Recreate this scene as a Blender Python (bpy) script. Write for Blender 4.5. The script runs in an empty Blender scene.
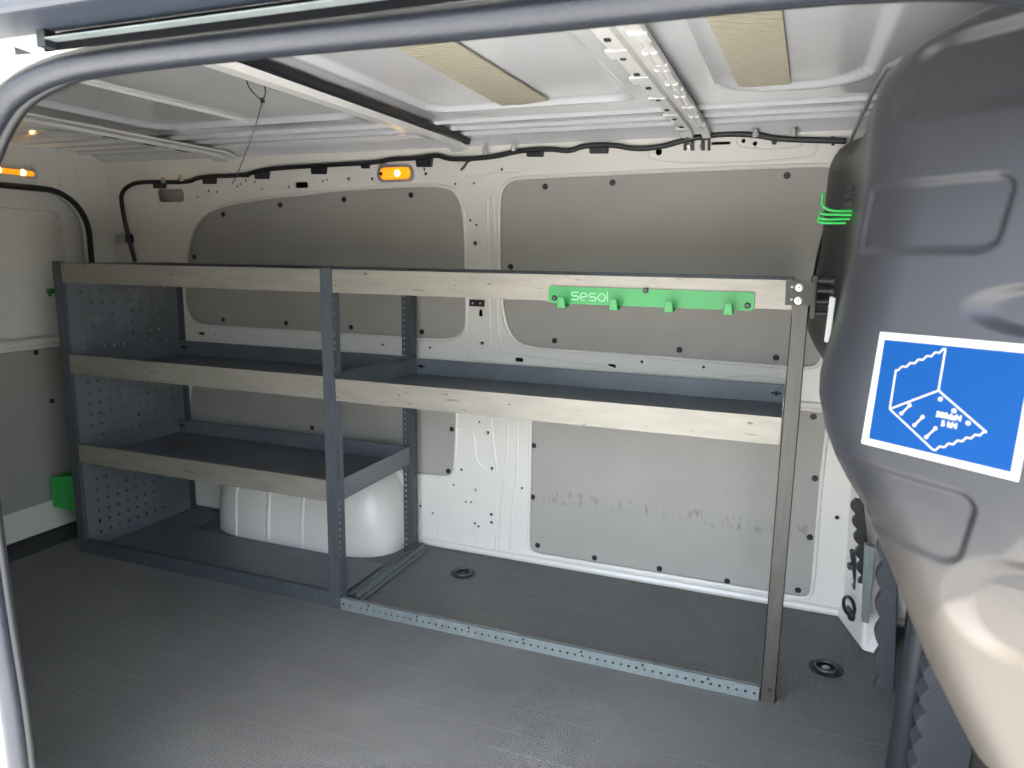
import bpy, bmesh, math, random
from mathutils import Vector, Matrix
random.seed(7)
scene = bpy.context.scene
COL = scene.collection
PI = math.pi

# ------------------------------------------------------------------ camera
YAW, PITCH, ROLL, FPX = 0.3663, -0.1742, 0.0149, 721.87
CAM = Vector((1.2499, -1.7342, 1.0665))
def cam_axes():
    cy, sy, cp, sp = math.cos(YAW), math.sin(YAW), math.cos(PITCH), math.sin(PITCH)
    f = Vector((-sy*cp, cy*cp, sp)); r = Vector((cy, sy, 0)); u = r.cross(f)
    r2 = r*math.cos(ROLL) + u*math.sin(ROLL); u2 = u*math.cos(ROLL) - r*math.sin(ROLL)
    return r2, u2, f
CR, CU, CF = cam_axes()
def ray(px, py): return CF + CR*((px-512)/FPX) - CU*((py-384)/FPX)
def on_plane(px, py, p0, n):
    d = ray(px, py); return CAM + d*((p0-CAM).dot(n)/d.dot(n))
def at_y(px, py, y): return on_plane(px, py, Vector((0, y, 0)), Vector((0, 1, 0)))
def at_z(px, py, z): return on_plane(px, py, Vector((0, 0, z)), Vector((0, 0, 1)))
def at_x(px, py, x): return on_plane(px, py, Vector((x, 0, 0)), Vector((1, 0, 0)))

cd = bpy.data.cameras.new('camera'); cam = bpy.data.objects.new('camera', cd); COL.objects.link(cam)
M = Matrix.Identity(4)
for i, v in enumerate((CR, CU, -CF)):
    for k in range(3): M[k][i] = v[k]
M.translation = CAM
cam.matrix_world = M
cd.sensor_fit = 'HORIZONTAL'; cd.sensor_width = 36; cd.lens = FPX/1024*36; cd.clip_start = .02
cd.dof.use_dof = True; cd.dof.focus_distance = 1.95; cd.dof.aperture_fstop = 8.0
scene.camera = cam

# --------------------------------------------------------------- materials
def lin(h):
    c = [int(h[i:i+2], 16)/255 for i in (0, 2, 4)]
    return tuple(x/12.92 if x <= .04045 else ((x+.055)/1.055)**2.4 for x in c) + (1,)
def mat(name, col, rough=.5, metal=0, var=.12, vscale=9, bump=0, bscale=200, spec=.5, col2=None, stretch=None, coat=0):
    m = bpy.data.materials.new(name); m.use_nodes = True
    N, L = m.node_tree.nodes, m.node_tree.links
    b = N['Principled BSDF']; c = lin(col)
    tc = N.new('ShaderNodeTexCoord'); src = tc.outputs['Object']
    if stretch:
        mp = N.new('ShaderNodeMapping'); mp.inputs['Scale'].default_value = stretch
        L.new(src, mp.inputs['Vector']); src = mp.outputs['Vector']
    n = N.new('ShaderNodeTexNoise'); n.inputs['Scale'].default_value = vscale; n.inputs['Detail'].default_value = 5
    L.new(src, n.inputs['Vector'])
    rp = N.new('ShaderNodeValToRGB'); e = rp.color_ramp.elements
    e[0].position, e[1].position = .3, .7
    e[0].color = lin(col2) if col2 else tuple(x*(1-var) for x in c[:3]) + (1,)
    e[1].color = c if col2 else tuple(min(1, x*(1+var)) for x in c[:3]) + (1,)
    L.new(n.outputs['Fac'], rp.inputs['Fac']); L.new(rp.outputs['Color'], b.inputs['Base Color'])
    b.inputs['Roughness'].default_value = rough; b.inputs['Metallic'].default_value = metal
    b.inputs['Specular IOR Level'].default_value = spec
    b.inputs['Coat Weight'].default_value = coat
    if bump:
        n2 = N.new('ShaderNodeTexNoise'); n2.inputs['Scale'].default_value = bscale; n2.inputs['Detail'].default_value = 3
        L.new(src, n2.inputs['Vector'])
        bp = N.new('ShaderNodeBump'); bp.inputs['Strength'].default_value = bump; bp.inputs['Distance'].default_value = .002
        L.new(n2.outputs['Fac'], bp.inputs['Height']); L.new(bp.outputs['Normal'], b.inputs['Normal'])
    return m
def rusty():
    # grey tray steel with a few reddish rust blotches
    m = mat('tray_steel_rusty', '6f7479', .45, .3, .12, 6)
    N, L = m.node_tree.nodes, m.node_tree.links; b = N['Principled BSDF']
    tc = N.new('ShaderNodeTexCoord'); n = N.new('ShaderNodeTexNoise'); n.inputs['Scale'].default_value = 4.2; n.inputs['Detail'].default_value = 6
    L.new(tc.outputs['Object'], n.inputs['Vector'])
    r = N.new('ShaderNodeMapRange'); r.inputs['From Min'].default_value = .56; r.inputs['From Max'].default_value = .66; r.inputs['To Max'].default_value = .6; L.new(n.outputs['Fac'], r.inputs['Value'])
    old = [l for l in L if l.to_socket == b.inputs['Base Color']][0].from_socket
    mx = N.new('ShaderNodeMixRGB'); mx.inputs['Color2'].default_value = lin('6b3d2c')
    L.new(r.outputs['Result'], mx.inputs['Fac']); L.new(old, mx.inputs['Color1']); L.new(mx.outputs['Color'], b.inputs['Base Color'])
    return m
def dusty_sunlit():
    # dark moulded plastic; pale tint at the foot paints in sunlight along with dust
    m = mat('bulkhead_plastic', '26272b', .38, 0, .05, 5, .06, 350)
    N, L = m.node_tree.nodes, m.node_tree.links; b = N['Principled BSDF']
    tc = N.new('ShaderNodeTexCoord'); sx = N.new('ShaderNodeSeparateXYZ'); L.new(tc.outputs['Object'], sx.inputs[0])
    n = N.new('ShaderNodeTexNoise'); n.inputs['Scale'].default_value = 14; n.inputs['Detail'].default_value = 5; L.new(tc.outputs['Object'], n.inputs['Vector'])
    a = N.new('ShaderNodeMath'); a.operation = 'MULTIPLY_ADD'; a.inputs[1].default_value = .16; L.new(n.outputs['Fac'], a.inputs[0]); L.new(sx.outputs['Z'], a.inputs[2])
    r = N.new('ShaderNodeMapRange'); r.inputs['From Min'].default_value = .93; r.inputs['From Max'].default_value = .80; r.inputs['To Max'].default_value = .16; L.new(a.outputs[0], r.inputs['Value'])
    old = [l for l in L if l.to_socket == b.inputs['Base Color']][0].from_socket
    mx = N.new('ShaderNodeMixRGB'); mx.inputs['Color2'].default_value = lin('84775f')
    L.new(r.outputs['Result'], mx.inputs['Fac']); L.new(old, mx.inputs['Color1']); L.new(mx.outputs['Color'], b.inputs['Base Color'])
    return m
def emis(name, col, s):
    m = bpy.data.materials.new(name); m.use_nodes = True
    b = m.node_tree.nodes['Principled BSDF']
    b.inputs['Base Color'].default_value = lin(col); b.inputs['Emission Color'].default_value = lin(col)
    b.inputs['Emission Strength'].default_value = s; b.inputs['Roughness'].default_value = .2
    return m

WHITE  = mat('white_paint', 'd8d6cf', .3, 0, .03, 4)
ROOFM  = mat('roof_paint', 'c9cbce', .14, 0, .03, 3, coat=.8)
BOWM   = mat('bow_paint', 'cdcdca', .34, 0, .04, 5)
GREY   = mat('grey_panel', '9d9b95', .55, 0, .05, 5, .15, 300)
LIP    = mat('zinc_steel', '87837a', .45, .3, .10, 14, .1, 60, stretch=(.6, 3, 3))
def scuffed(m):
    N, L = m.node_tree.nodes, m.node_tree.links; b = N['Principled BSDF']
    tc = N.new('ShaderNodeTexCoord'); last = [l for l in L if l.to_socket == b.inputs['Base Color']][0].from_socket
    for sc, lo, hi, amt, c in (((9, 9, 70), .66, .72, .55, '3b3733'), ((30, 30, 90), .68, .72, .7, '2e2a28'), ((14, 14, 20), .70, .76, .5, '7a4a34')):
        mp = N.new('ShaderNodeMapping'); mp.inputs['Scale'].default_value = sc; L.new(tc.outputs['Object'], mp.inputs['Vector'])
        n = N.new('ShaderNodeTexNoise'); n.inputs['Scale'].default_value = 1; n.inputs['Detail'].default_value = 3; L.new(mp.outputs['Vector'], n.inputs['Vector'])
        r = N.new('ShaderNodeMapRange'); r.inputs['From Min'].default_value = lo; r.inputs['From Max'].default_value = hi; r.inputs['To Max'].default_value = amt; L.new(n.outputs['Fac'], r.inputs['Value'])
        mx = N.new('ShaderNodeMixRGB'); mx.inputs['Color2'].default_value = lin(c); L.new(r.outputs['Result'], mx.inputs['Fac']); L.new(last, mx.inputs['Color1']); last = mx.outputs['Color']
    L.new(last, b.inputs['Base Color'])
scuffed(LIP)
TRAYM  = mat('tray_steel', '6f7479', .45, .3, .12, 6)
RUST   = rusty()
POST   = mat('post_steel', '50565c', .45, .35, .12, 20, stretch=(4, 4, .6))
POSTL  = mat('post_steel_worn', '4b4945', .45, .35, .14, 20, stretch=(4, 4, .6))
GALV   = mat('galvanised', '80898a', .4, .4, .1, 30)
BULK   = dusty_sunlit()
BLACK  = mat('black_plastic', '17191d', .45, 0, .1)
RUBBER = mat('seal_rubber', '1d2129', .42, 0, .15, 40, .3, 260)
RAILK  = mat('rail_black', '08090c', .9, 0, .1, spec=.1)
BRKT   = mat('bracket_black', '35332f', .5, .2, .1)
DARK   = mat('dark_recess', '22252b', .6, 0, .1)
FOAM   = mat('grey_foam', '3c3e43', .8, 0, .1, 30, .2, 120)
GREEN  = mat('green_plastic', '22853f', .42, 0, .06, 6)
GREENB = mat('green_wire_coating', '2fbf55', .4, 0, .05)
GALVD  = mat('galvanised_dull', '626b6b', .45, .4, .1, 30)
PALE   = mat('pale_letter', 'b5e3c0', .5, 0, .02)
BLUE   = mat('sticker_blue', '003467', .5, 0, .04, 4, spec=.12)
SWHITE = mat('sticker_white', 'a4a4a1', .5, 0, .02)
CHROME = mat('bolt_zinc', 'c8c8c4', .3, .8, .05)
BEIGE  = mat('damping_pad_beige', '9a9484', .7, 0, .08, 60, .5, 90, stretch=(1, 6, 1))
SILL   = mat('sill_plastic', '33383f', .5, 0, .1)
GROUND = mat('pale_concrete', 'b3b2af', .9, 0, .1, 3)
LENS   = emis('amber_lens', 'ff9a1e', .16)
BULB   = emis('bulb_glow', 'ffd98a', 7)

def floor_material():
    m = mat('rubber_floor', '727270', .5, 0, .12, 3)
    N, L = m.node_tree.nodes, m.node_tree.links
    b = N['Principled BSDF']; tc = N.new('ShaderNodeTexCoord')
    # fine lengthwise and crosswise ribs
    h = None
    for ax, sc in (('X', 150), ('Y', 110)):
        w = N.new('ShaderNodeTexWave'); w.bands_direction = ax; w.inputs['Scale'].default_value = sc/2
        w.inputs['Distortion'].default_value = 1.2; w.inputs['Detail'].default_value = 2
        L.new(tc.outputs['Object'], w.inputs['Vector'])
        if h is None: h = w.outputs['Fac']
        else:
            ad = N.new('ShaderNodeMath'); ad.operation = 'ADD'; L.new(h, ad.inputs[0]); L.new(w.outputs['Fac'], ad.inputs[1]); h = ad.outputs[0]
    bp = N.new('ShaderNodeBump'); bp.inputs['Strength'].default_value = .9; bp.inputs['Distance'].default_value = .002
    L.new(h, bp.inputs['Height']); L.new(bp.outputs['Normal'], b.inputs['Normal'])
    old = [l for l in L if l.to_socket == b.inputs['Base Color']][0].from_socket
    last = old
    # worn scratches: thin stretched noise bands
    for rot, sc, lo, amt in ((.22, (1.3, 150, 1), .64, .30), (-.35, (1.2, 210, 1), .65, .24), (1.1, (1.1, 170, 1), .67, .22), (.05, (.8, 240, 1), .65, .22)):
        mp = N.new('ShaderNodeMapping'); mp.inputs['Rotation'].default_value = (0, 0, rot); mp.inputs['Scale'].default_value = sc
        L.new(tc.outputs['Object'], mp.inputs['Vector'])
        n = N.new('ShaderNodeTexNoise'); n.inputs['Scale'].default_value = 1; n.inputs['Detail'].default_value = 2
        L.new(mp.outputs['Vector'], n.inputs['Vector'])
        r = N.new('ShaderNodeMapRange'); r.inputs['From Min'].default_value = lo; r.inputs['From Max'].default_value = lo+.08
        r.inputs['To Max'].default_value = amt; L.new(n.outputs['Fac'], r.inputs['Value'])
        mx = N.new('ShaderNodeMixRGB'); mx.inputs['Color2'].default_value = lin('a8a9a4')
        L.new(r.outputs['Result'], mx.inputs['Fac']); L.new(last, mx.inputs['Color1']); last = mx.outputs['Color']
    L.new(last, b.inputs['Base Color'])
    return m
FLOOR = floor_material()

def smudged_grey():
    # grey trim with a faint dark scuff band along its lower third
    m = mat('grey_panel_scuffed', '9d9b95', .55, 0, .05, 5, .15, 300)
    N, L = m.node_tree.nodes, m.node_tree.links; b = N['Principled BSDF']
    tc = N.new('ShaderNodeTexCoord'); sp = N.new('ShaderNodeSeparateXYZ'); L.new(tc.outputs['Object'], sp.inputs[0])
    a = N.new('ShaderNodeMath'); a.operation = 'SUBTRACT'; a.inputs[1].default_value = .215; L.new(sp.outputs['Z'], a.inputs[0])
    ab = N.new('ShaderNodeMath'); ab.operation = 'ABSOLUTE'; L.new(a.outputs[0], ab.inputs[0])
    r = N.new('ShaderNodeMapRange'); r.inputs['From Min'].default_value = .03; r.inputs['From Max'].default_value = .015; L.new(ab.outputs[0], r.inputs['Value'])
    mp = N.new('ShaderNodeMapping'); mp.inputs['Scale'].default_value = (60, 1, 22); mp.inputs['Rotation'].default_value = (0, .3, 0); L.new(tc.outputs['Object'], mp.inputs['Vector'])
    n = N.new('ShaderNodeTexNoise'); n.inputs['Scale'].default_value = 1; n.inputs['Detail'].default_value = 4; L.new(mp.outputs['Vector'], n.inputs['Vector'])
    r2 = N.new('ShaderNodeMapRange'); r2.inputs['From Min'].default_value = .52; r2.inputs['From Max'].default_value = .72; r2.inputs['To Max'].default_value = .6; L.new(n.outputs['Fac'], r2.inputs['Value'])
    mu = N.new('ShaderNodeMath'); mu.operation = 'MULTIPLY'; L.new(r.outputs['Result'], mu.inputs[0]); L.new(r2.outputs['Result'], mu.inputs[1])
    old = [l for l in L if l.to_socket == b.inputs['Base Color']][0].from_socket
    mx = N.new('ShaderNodeMixRGB'); mx.inputs['Color2'].default_value = lin('4a4642')
    L.new(mu.outputs[0], mx.inputs['Fac']); L.new(old, mx.inputs['Color1']); L.new(mx.outputs['Color'], b.inputs['Base Color'])
    return m
GREYS = smudged_grey()

# ------------------------------------------------------------ mesh helpers
def obj(name, bm, m, parent=None, smooth=False, bevel=0, solid=0, world=True):
    """links a bmesh as ONE mesh object; coordinates are world ones, re-based on the parent"""
    bmesh.ops.recalc_face_normals(bm, faces=bm.faces)
    me = bpy.data.meshes.new(name)
    o = bpy.data.objects.new(name, me)
    if parent and world:
        off = Vector((0, 0, 0)); p = parent
        while p: off += p.location; p = p.parent
        bmesh.ops.translate(bm, verts=bm.verts, vec=-off)
    bm.to_mesh(me); bm.free()
    me.materials.append(m)
    if smooth:
        for p in me.polygons: p.use_smooth = True
        me.set_sharp_from_angle(angle=math.radians(40))
    COL.objects.link(o)
    if parent: o.parent = parent
    if solid:
        s = o.modifiers.new('solidify', 'SOLIDIFY'); s.thickness = solid; s.offset = 0
    if bevel:
        b = o.modifiers.new('bevel', 'BEVEL'); b.width = bevel; b.segments = 2; b.limit_method = 'ANGLE'
    return o
def thing(name, label, cat, loc=(0, 0, 0), group=None):
    o = bpy.data.objects.new(name, None); COL.objects.link(o); o.empty_display_size = .05
    o.location = loc; o['label'] = label; o['category'] = cat
    if group: o['group'] = group
    return o
def tag(o, label, cat, group=None, kind=None):
    o['label'] = label; o['category'] = cat
    if group: o['group'] = group
    if kind: o['kind'] = kind
    return o
def struct(name, bm, m, parent=None, **k):
    o = obj(name, bm, m, parent, **k)
    if not parent: o['kind'] = 'structure'
    return o
def dup(root, loc, label=None):
    r = root.copy(); COL.objects.link(r); r.location = loc
    if label: r['label'] = label
    for ch in list(root.children):
        c = ch.copy(); COL.objects.link(c); c.parent = r
        for g in ch.children:
            d = g.copy(); COL.objects.link(d); d.parent = c
    return r
def B(): return bmesh.new()
def box(bm, x0, x1, y0, y1, z0, z1):
    v = [bm.verts.new((x, y, z)) for x in (x0, x1) for y in (y0, y1) for z in (z0, z1)]
    for f in ((0, 1, 3, 2), (4, 6, 7, 5), (0, 4, 5, 1), (2, 3, 7, 6), (0, 2, 6, 4), (1, 5, 7, 3)):
        bm.faces.new([v[i] for i in f])
    return bm
def quadprism(bm, a, b):
    """closed solid between two equal-length loops of points"""
    va = [bm.verts.new(p) for p in a]; vb = [bm.verts.new(p) for p in b]; n = len(a)
    bm.faces.new(va); bm.faces.new(list(reversed(vb)))
    for i in range(n): bm.faces.new([va[i], vb[i], vb[(i+1) % n], va[(i+1) % n]])
    return bm
def tube(bm, pts, r, seg=10, closed=False, flat=1.0):
    pts = [Vector(p) for p in pts]; n = len(pts); rings = []
    ref = None
    for i in range(n):
        a = pts[i-1] if (i > 0 or closed) else pts[i]; b = pts[(i+1) % n] if (i < n-1 or closed) else pts[i]
        t = (b-a).normalized()
        if ref is None:
            ref = Vector((0, 0, 1)) if abs(t.z) < .9 else Vector((0, 1, 0))
        ref = (ref - t*ref.dot(t)).normalized(); s = t.cross(ref)
        rr = r[i] if isinstance(r, (list, tuple)) else r
        rings.append([bm.verts.new(pts[i] + (ref*math.cos(k*2*PI/seg)*flat + s*math.sin(k*2*PI/seg))*rr) for k in range(seg)])
    m = n if closed else n-1
    for i in range(m):
        A, C = rings[i], rings[(i+1) % n]
        for k in range(seg): bm.faces.new([A[k], A[(k+1) % seg], C[(k+1) % seg], C[k]])
    if not closed: bm.faces.new(rings[0][::-1]); bm.faces.new(rings[-1])
    return bm
def lathe(bm, c, axis, prof, seg=20):
    """prof: list of (radius, height along axis)"""
    axis = Vector(axis).normalized(); c = Vector(c)
    u = axis.orthogonal().normalized(); w = axis.cross(u); rings = []
    for r, h in prof:
        if r < 1e-6: rings.append([bm.verts.new(c+axis*h)])
        else: rings.append([bm.verts.new(c + axis*h + (u*math.cos(k*2*PI/seg) + w*math.sin(k*2*PI/seg))*r) for k in range(seg)])
    for A, C in zip(rings, rings[1:]):
        for k in range(seg):
            j = (k+1) % seg
            if len(A) == 1 and len(C) == 1: continue
            if len(A) == 1: bm.faces.new([A[0], C[j], C[k]])
            elif len(C) == 1: bm.faces.new([A[k], A[j], C[0]])
            else: bm.faces.new([A[k], A[j], C[j], C[k]])
    return bm
def chaikin(p, n=2, closed=True):
    p = [Vector(q) for q in p]
    for _ in range(n):
        q = []
        rng = range(len(p)) if closed else range(len(p)-1)
        if not closed: q.append(p[0])
        for i in rng:
            a, b = p[i], p[(i+1) % len(p)]
            q += [a*.75+b*.25, a*.25+b*.75]
        if not closed: q.append(p[-1])
        p = q
    return p
def rrect(x0, x1, y0, y1, r, n=6):
    o = []
    for cx, cy, a in ((x1-r, y1-r, 0), (x0+r, y1-r, PI/2), (x0+r, y0+r, PI), (x1-r, y0+r, 3*PI/2)):
        for k in range(n+1): o.append((cx+r*math.cos(a+k*PI/2/n), cy+r*math.sin(a+k*PI/2/n)))
    return o
def circ(cx, cy, r, n=10): return [(cx+r*math.cos(k*2*PI/n), cy+r*math.sin(k*2*PI/n)) for k in range(n)]
def filled(loops, mapf, th, bm=None):
    """plate with holes: loops of 2-D points (outer first), mapf(u, v, w)->world, thickness th"""
    cu = bpy.data.curves.new('tmp', 'CURVE'); cu.dimensions = '2D'; cu.fill_mode = 'BOTH'; cu.extrude = th/2
    for lp in loops:
        s = cu.splines.new('POLY'); s.points.add(len(lp)-1); s.use_cyclic_u = True
        for i, p in enumerate(lp): s.points[i].co = (p[0], p[1], 0, 1)
    ob = bpy.data.objects.new('tmp', cu); COL.objects.link(ob)
    dg = bpy.context.evaluated_depsgraph_get(); dg.update()
    me = bpy.data.meshes.new_from_object(ob.evaluated_get(dg))
    t = bmesh.new(); t.from_mesh(me)
    for v in t.verts: v.co = mapf(v.co.x, v.co.y, v.co.z)
    bpy.data.objects.remove(ob); bpy.data.curves.remove(cu)
    bmesh.ops.remove_doubles(t, verts=t.verts, dist=1e-5)
    if bm is not None:
        t.to_mesh(me); bm.from_mesh(me); t.free(); bpy.data.meshes.remove(me); return bm
    bpy.data.meshes.remove(me)
    return t
def perf(bm, o, u, v, nu, nv, cu, cv, hw, hh, hole=None, octo=True):
    """sheet of nu x nv cells, each with a real hole (round or rectangular)"""
    o, u, v = Vector(o), Vector(u), Vector(v); cache = {}
    def V(a, b):
        k = (round(a*2e4), round(b*2e4))
        if k not in cache: cache[k] = bm.verts.new(o+u*a+v*b)
        return cache[k]
    for i in range(nu):
        for j in range(nv):
            x0, y0 = i*cu, j*cv; x1, y1, cx, cy = x0+cu, y0+cv, x0+cu/2, y0+cv/2
            out = [(x0, y0), (cx, y0), (x1, y0), (x1, cy), (x1, y1), (cx, y1), (x0, y1), (x0, cy)]
            ov = [V(*p) for p in out]
            if hole and not hole(i, j): bm.faces.new(ov); continue
            k = .7071 if octo else 1
            ins = [(cx-hw*k, cy-hh*k), (cx, cy-hh), (cx+hw*k, cy-hh*k), (cx+hw, cy), (cx+hw*k, cy+hh*k), (cx, cy+hh), (cx-hw*k, cy+hh*k), (cx-hw, cy)]
            iv = [V(*p) for p in ins]
            for a in range(8): bm.faces.new([ov[a], ov[(a+1) % 8], iv[(a+1) % 8], iv[a]])
    return bm
def sstep(a, b, x):
    t = max(0, min(1, (x-a)/(b-a))); return t*t*(3-2*t)

# ================================================================= SETTING
# floor mat
bm = box(B(), -1.2, 1.64, -1.08, .575, -.02, 0); struct('floor', bm, FLOOR)
bm = box(B(), -1.46, -1.2, -1.08, .56, -.08, -.035); box(bm, -1.215, -1.2, -1.08, .56, -.035, -.004)
struct('trim_1', bm, SILL)

# wall planes: below the waist line vertical, above it leaning inwards
ZW, YW, LEAN = .655, .55, .077
UP = Vector((0, -LEAN, 1)).normalized(); NU = Vector((0, -1, -LEAN)).normalized()   # NU points into the van
W0 = Vector((0, YW, ZW))
def up_uv(px, py):
    p = on_plane(px, py, W0, NU); return (p.x, (p-W0).dot(UP))
def up_map(u, v, w): return W0 + Vector((u, 0, 0)) + UP*v + NU*w
def lo_uv(px, py):
    p = at_y(px, py, YW); return (p.x, p.z)
def lo_map(u, v, w): return Vector((u, YW-w, v))

PA = [up_uv(*p) for p in [(187, 262), (190, 238), (199, 220), (213, 208), (248, 200), (300, 194), (360, 188), (425, 185), (447, 186), (458, 193), (465, 212), (466.5, 260), (467.5, 322), (463, 336), (447, 341), (400, 338), (340, 334), (260, 329), (207, 326.5), (194, 323), (187, 312), (184, 294)]]
PB = [up_uv(*p) for p in [(499, 262), (499, 202), (502, 187), (511, 179), (526, 177.5), (640, 172), (760, 167), (828, 164.5), (839, 167), (843, 178), (836, 240), (829, 330), (822, 364), (808, 369), (760, 365), (640, 356), (560, 350.5), (526, 347.5), (514, 340), (506, 326), (502, 304)]]
PC = [lo_uv(*p) for p in [(530, 470), (528.5, 543), (530, 550), (536, 554), (560, 558), (700, 581), (760, 591), (802, 598.5), (810, 596), (813, 587), (822, 470), (829, 420), (827, 407), (818, 403), (780, 400), (700, 395), (560, 385), (535, 384), (531, 392)]]
PD = [lo_uv(*p) for p in [(190, 380), (188, 455), (200, 463), (300, 468), (380, 471), (445, 477.5), (453, 474), (455.5, 467), (457.5, 420), (458, 380), (452, 372), (300, 360), (200, 356)]]
PC = [(a, min(b, .632)) for a, b in PC]; PD = [(a, min(b, .632)) for a, b in PD]
SA, SB, SC, SD = (chaikin([(p[0], p[1], 0) for p in q], 2) for q in (PA, PB, PC, PD))
S2 = lambda s: [(p.x, p.y) for p in s]

def hole_uv(f, px, py, r): u, v = f(px, py); return circ(u, v, r)
def slot_uv(f, px, py, w, h):   # pixel-size slot, turned into metres at the wall's scale there
    u, v = f(px, py); u2, v2 = f(px+w/2, py); u3, v3 = f(px, py-h/2)
    a, b = abs(u2-u), abs(v3-v); return rrect(u-a, u+a, v-b, v+b, min(a, b)*.6, 3)
UPH = [(146, 199, 3), (116, 211, 3.5), (112, 199, 3), (103.5, 193, 10), (110, 198.5, 5), (198, 197, 4), (209, 191, 5), (217, 192, 5), (246, 180.5, 5), (237.5, 186.5, 4.5), (240.5, 184, 4.5), (255, 182, 4), (262, 189, 4), (289, 187, 4.5), (323, 181, 4), (327, 180, 4), (349, 179, 4.5), (372.5, 178.8, 4.5), (172.7, 242, 4), (142.6, 250, 3), (424.5, 169.3, 4), (426, 173.8, 4.5), (455.5, 184, 3.5), (474, 183.3, 3.5), (502, 169.3, 4), (470.5, 220.3, 4), (476.3, 225, 4), (475.7, 243, 5.5), (482.7, 343, 4.5), (642, 361.6, 4), (703.5, 367, 4), (659, 152, 8), (743.5, 141, 5), (755, 143.5, 5), (215.5, 334, 3.5), (127, 203, 2.5)]
UPS = [(171.5, 195.5, 26, 13), (125, 238.5, 19, 9), (302, 185, 13, 6), (477, 303, 14, 7), (481, 313, 3.4, 7), (519.5, 359.6, 8, 4.2), (612, 366, 8, 4.2), (721, 143.3, 19, 3), (202, 333.5, 6, 3), (383, 344.5, 3, 2.2), (430, 347.6, 3, 2.2)]
LOH = [(479.5, 422, 4), (488.3, 432.3, 5), (461.5, 469.5, 5), (492.3, 468, 5), (454, 484.7, 3.5), (475.5, 490, 5), (466, 501.5, 3.5), (471.5, 502, 3.5), (420.5, 506, 5.5), (433, 513, 4), (491.6, 514.3, 5), (491.6, 522.3, 5), (475, 523.3, 4.5), (478.6, 526.2, 4.5), (489.3, 550, 4), (522, 488, 4), (837, 517, 6)]
WX0, WX1 = -1.46, 1.64
TOPV = .775
loops = [[(WX0, -.012), (WX1, -.012), (WX1, TOPV), (WX0, TOPV)], S2(SA), S2(SB)]
loops += [hole_uv(up_uv, a, b, r/1000*1.25) for a, b, r in UPH] + [slot_uv(up_uv, *s) for s in UPS]
bm = filled(loops, up_map, .006)
zl = ZW - .008
loops = [[(WX0, 0), (WX1, 0), (WX1, zl), (WX0, zl)], S2(SC), S2(SD)]
loops += [hole_uv(lo_uv, a, b, r/1000*1.2) for a, b, r in LOH]
filled(loops, lo_map, .006, bm)
for s, f in ((SA, up_map), (SB, up_map), (SC, lo_map), (SD, lo_map)):   # rolled rims round the openings
    tube(bm, [f(p.x, p.y, .002) for p in s], .0065, 8, True)
def bead(pts, f, r=.005, w=.001, flat=1): tube(bm, [f(*(q if isinstance(q, tuple) else q), w) for q in pts], r, 8, False, flat)
def bd(px, f, uv, r=.005, w=.001): tube(bm, [f(p.x, p.y, w) for p in chaikin([(*uv(*q), 0) for q in px], 2, False)], r, 8)
# stamped swages: pillar edges, waist line, foot ribs
for pl in ([(487, 200), (489, 260), (490, 345)], [(493, 195), (496, 260), (498, 330), (502, 350)]): bd(pl, up_map, up_uv, .006)
for pl in ([(464, 372), (470, 352), (467, 340)], [(500, 352), (560, 361), (610, 366), (618, 371), (725, 379), (735, 374), (790, 379)], [(138, 188), (141, 218), (148, 258)], [(145, 188), (149, 218), (153, 258)], [(151, 219), (152, 213), (171, 213), (177, 219), (176, 225), (155, 225), (151, 219)], [(166, 252), (186, 251)], [(203, 190), (210, 202)], [(466, 177), (490, 176), (500, 160)], [(468, 165), (466, 178), (485, 178), (486, 172), (520, 172)], [(736, 136), (737, 149), (801, 149), (803, 138)], [(648, 145), (649, 165), (812, 160), (818, 146)]): bd(pl, up_map, up_uv, .0035)
for pl in ([(508, 418), (507, 470), (500, 505), (499, 556)], [(518, 420), (517, 480), (511, 520), (511, 560)], [(457, 427), (472, 428), (475, 440), (476, 462), (487, 468), (486, 475)], [(491, 418), (494, 445), (497, 470)], [(424, 525), (420, 548)], [(440, 528), (435, 550)], [(475, 531), (478, 556)], [(497, 535), (494, 558)]): bd(pl, lo_map, lo_uv, .005)
tube(bm, [Vector((WX0, YW-.002, ZW-.006)), Vector((WX1, YW-.002, ZW-.006))], .009, 10)
tube(bm, [Vector((WX0, YW-.003, .012)), Vector((WX1, YW-.003, .012))], .014, 8)
# lengthwise seam in the lower sheet
for a, b in (((400, 484), (520, 494)), ((440, 488), (452, 489))): bd([a, b], lo_map, lo_uv, .0018)
struct('wall_back', bm, WHITE, smooth=True)
# pale inner skin seen through the oval opening
P = [up_map(*up_uv(*q), -.03) for q in ((150, 184), (192, 184), (192, 210), (150, 210))]
bm2 = B(); quadprism(bm2, P, [p-NU*.004 for p in P]); struct('trim_10', bm2, GREY)
# outer skin of that side
bm = box(B(), WX0-.1, WX1+.2, .66, .68, -.2, 1.5); struct('wall_outer', bm, mat('outer_skin_dark', '3a3c40', .7))

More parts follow.
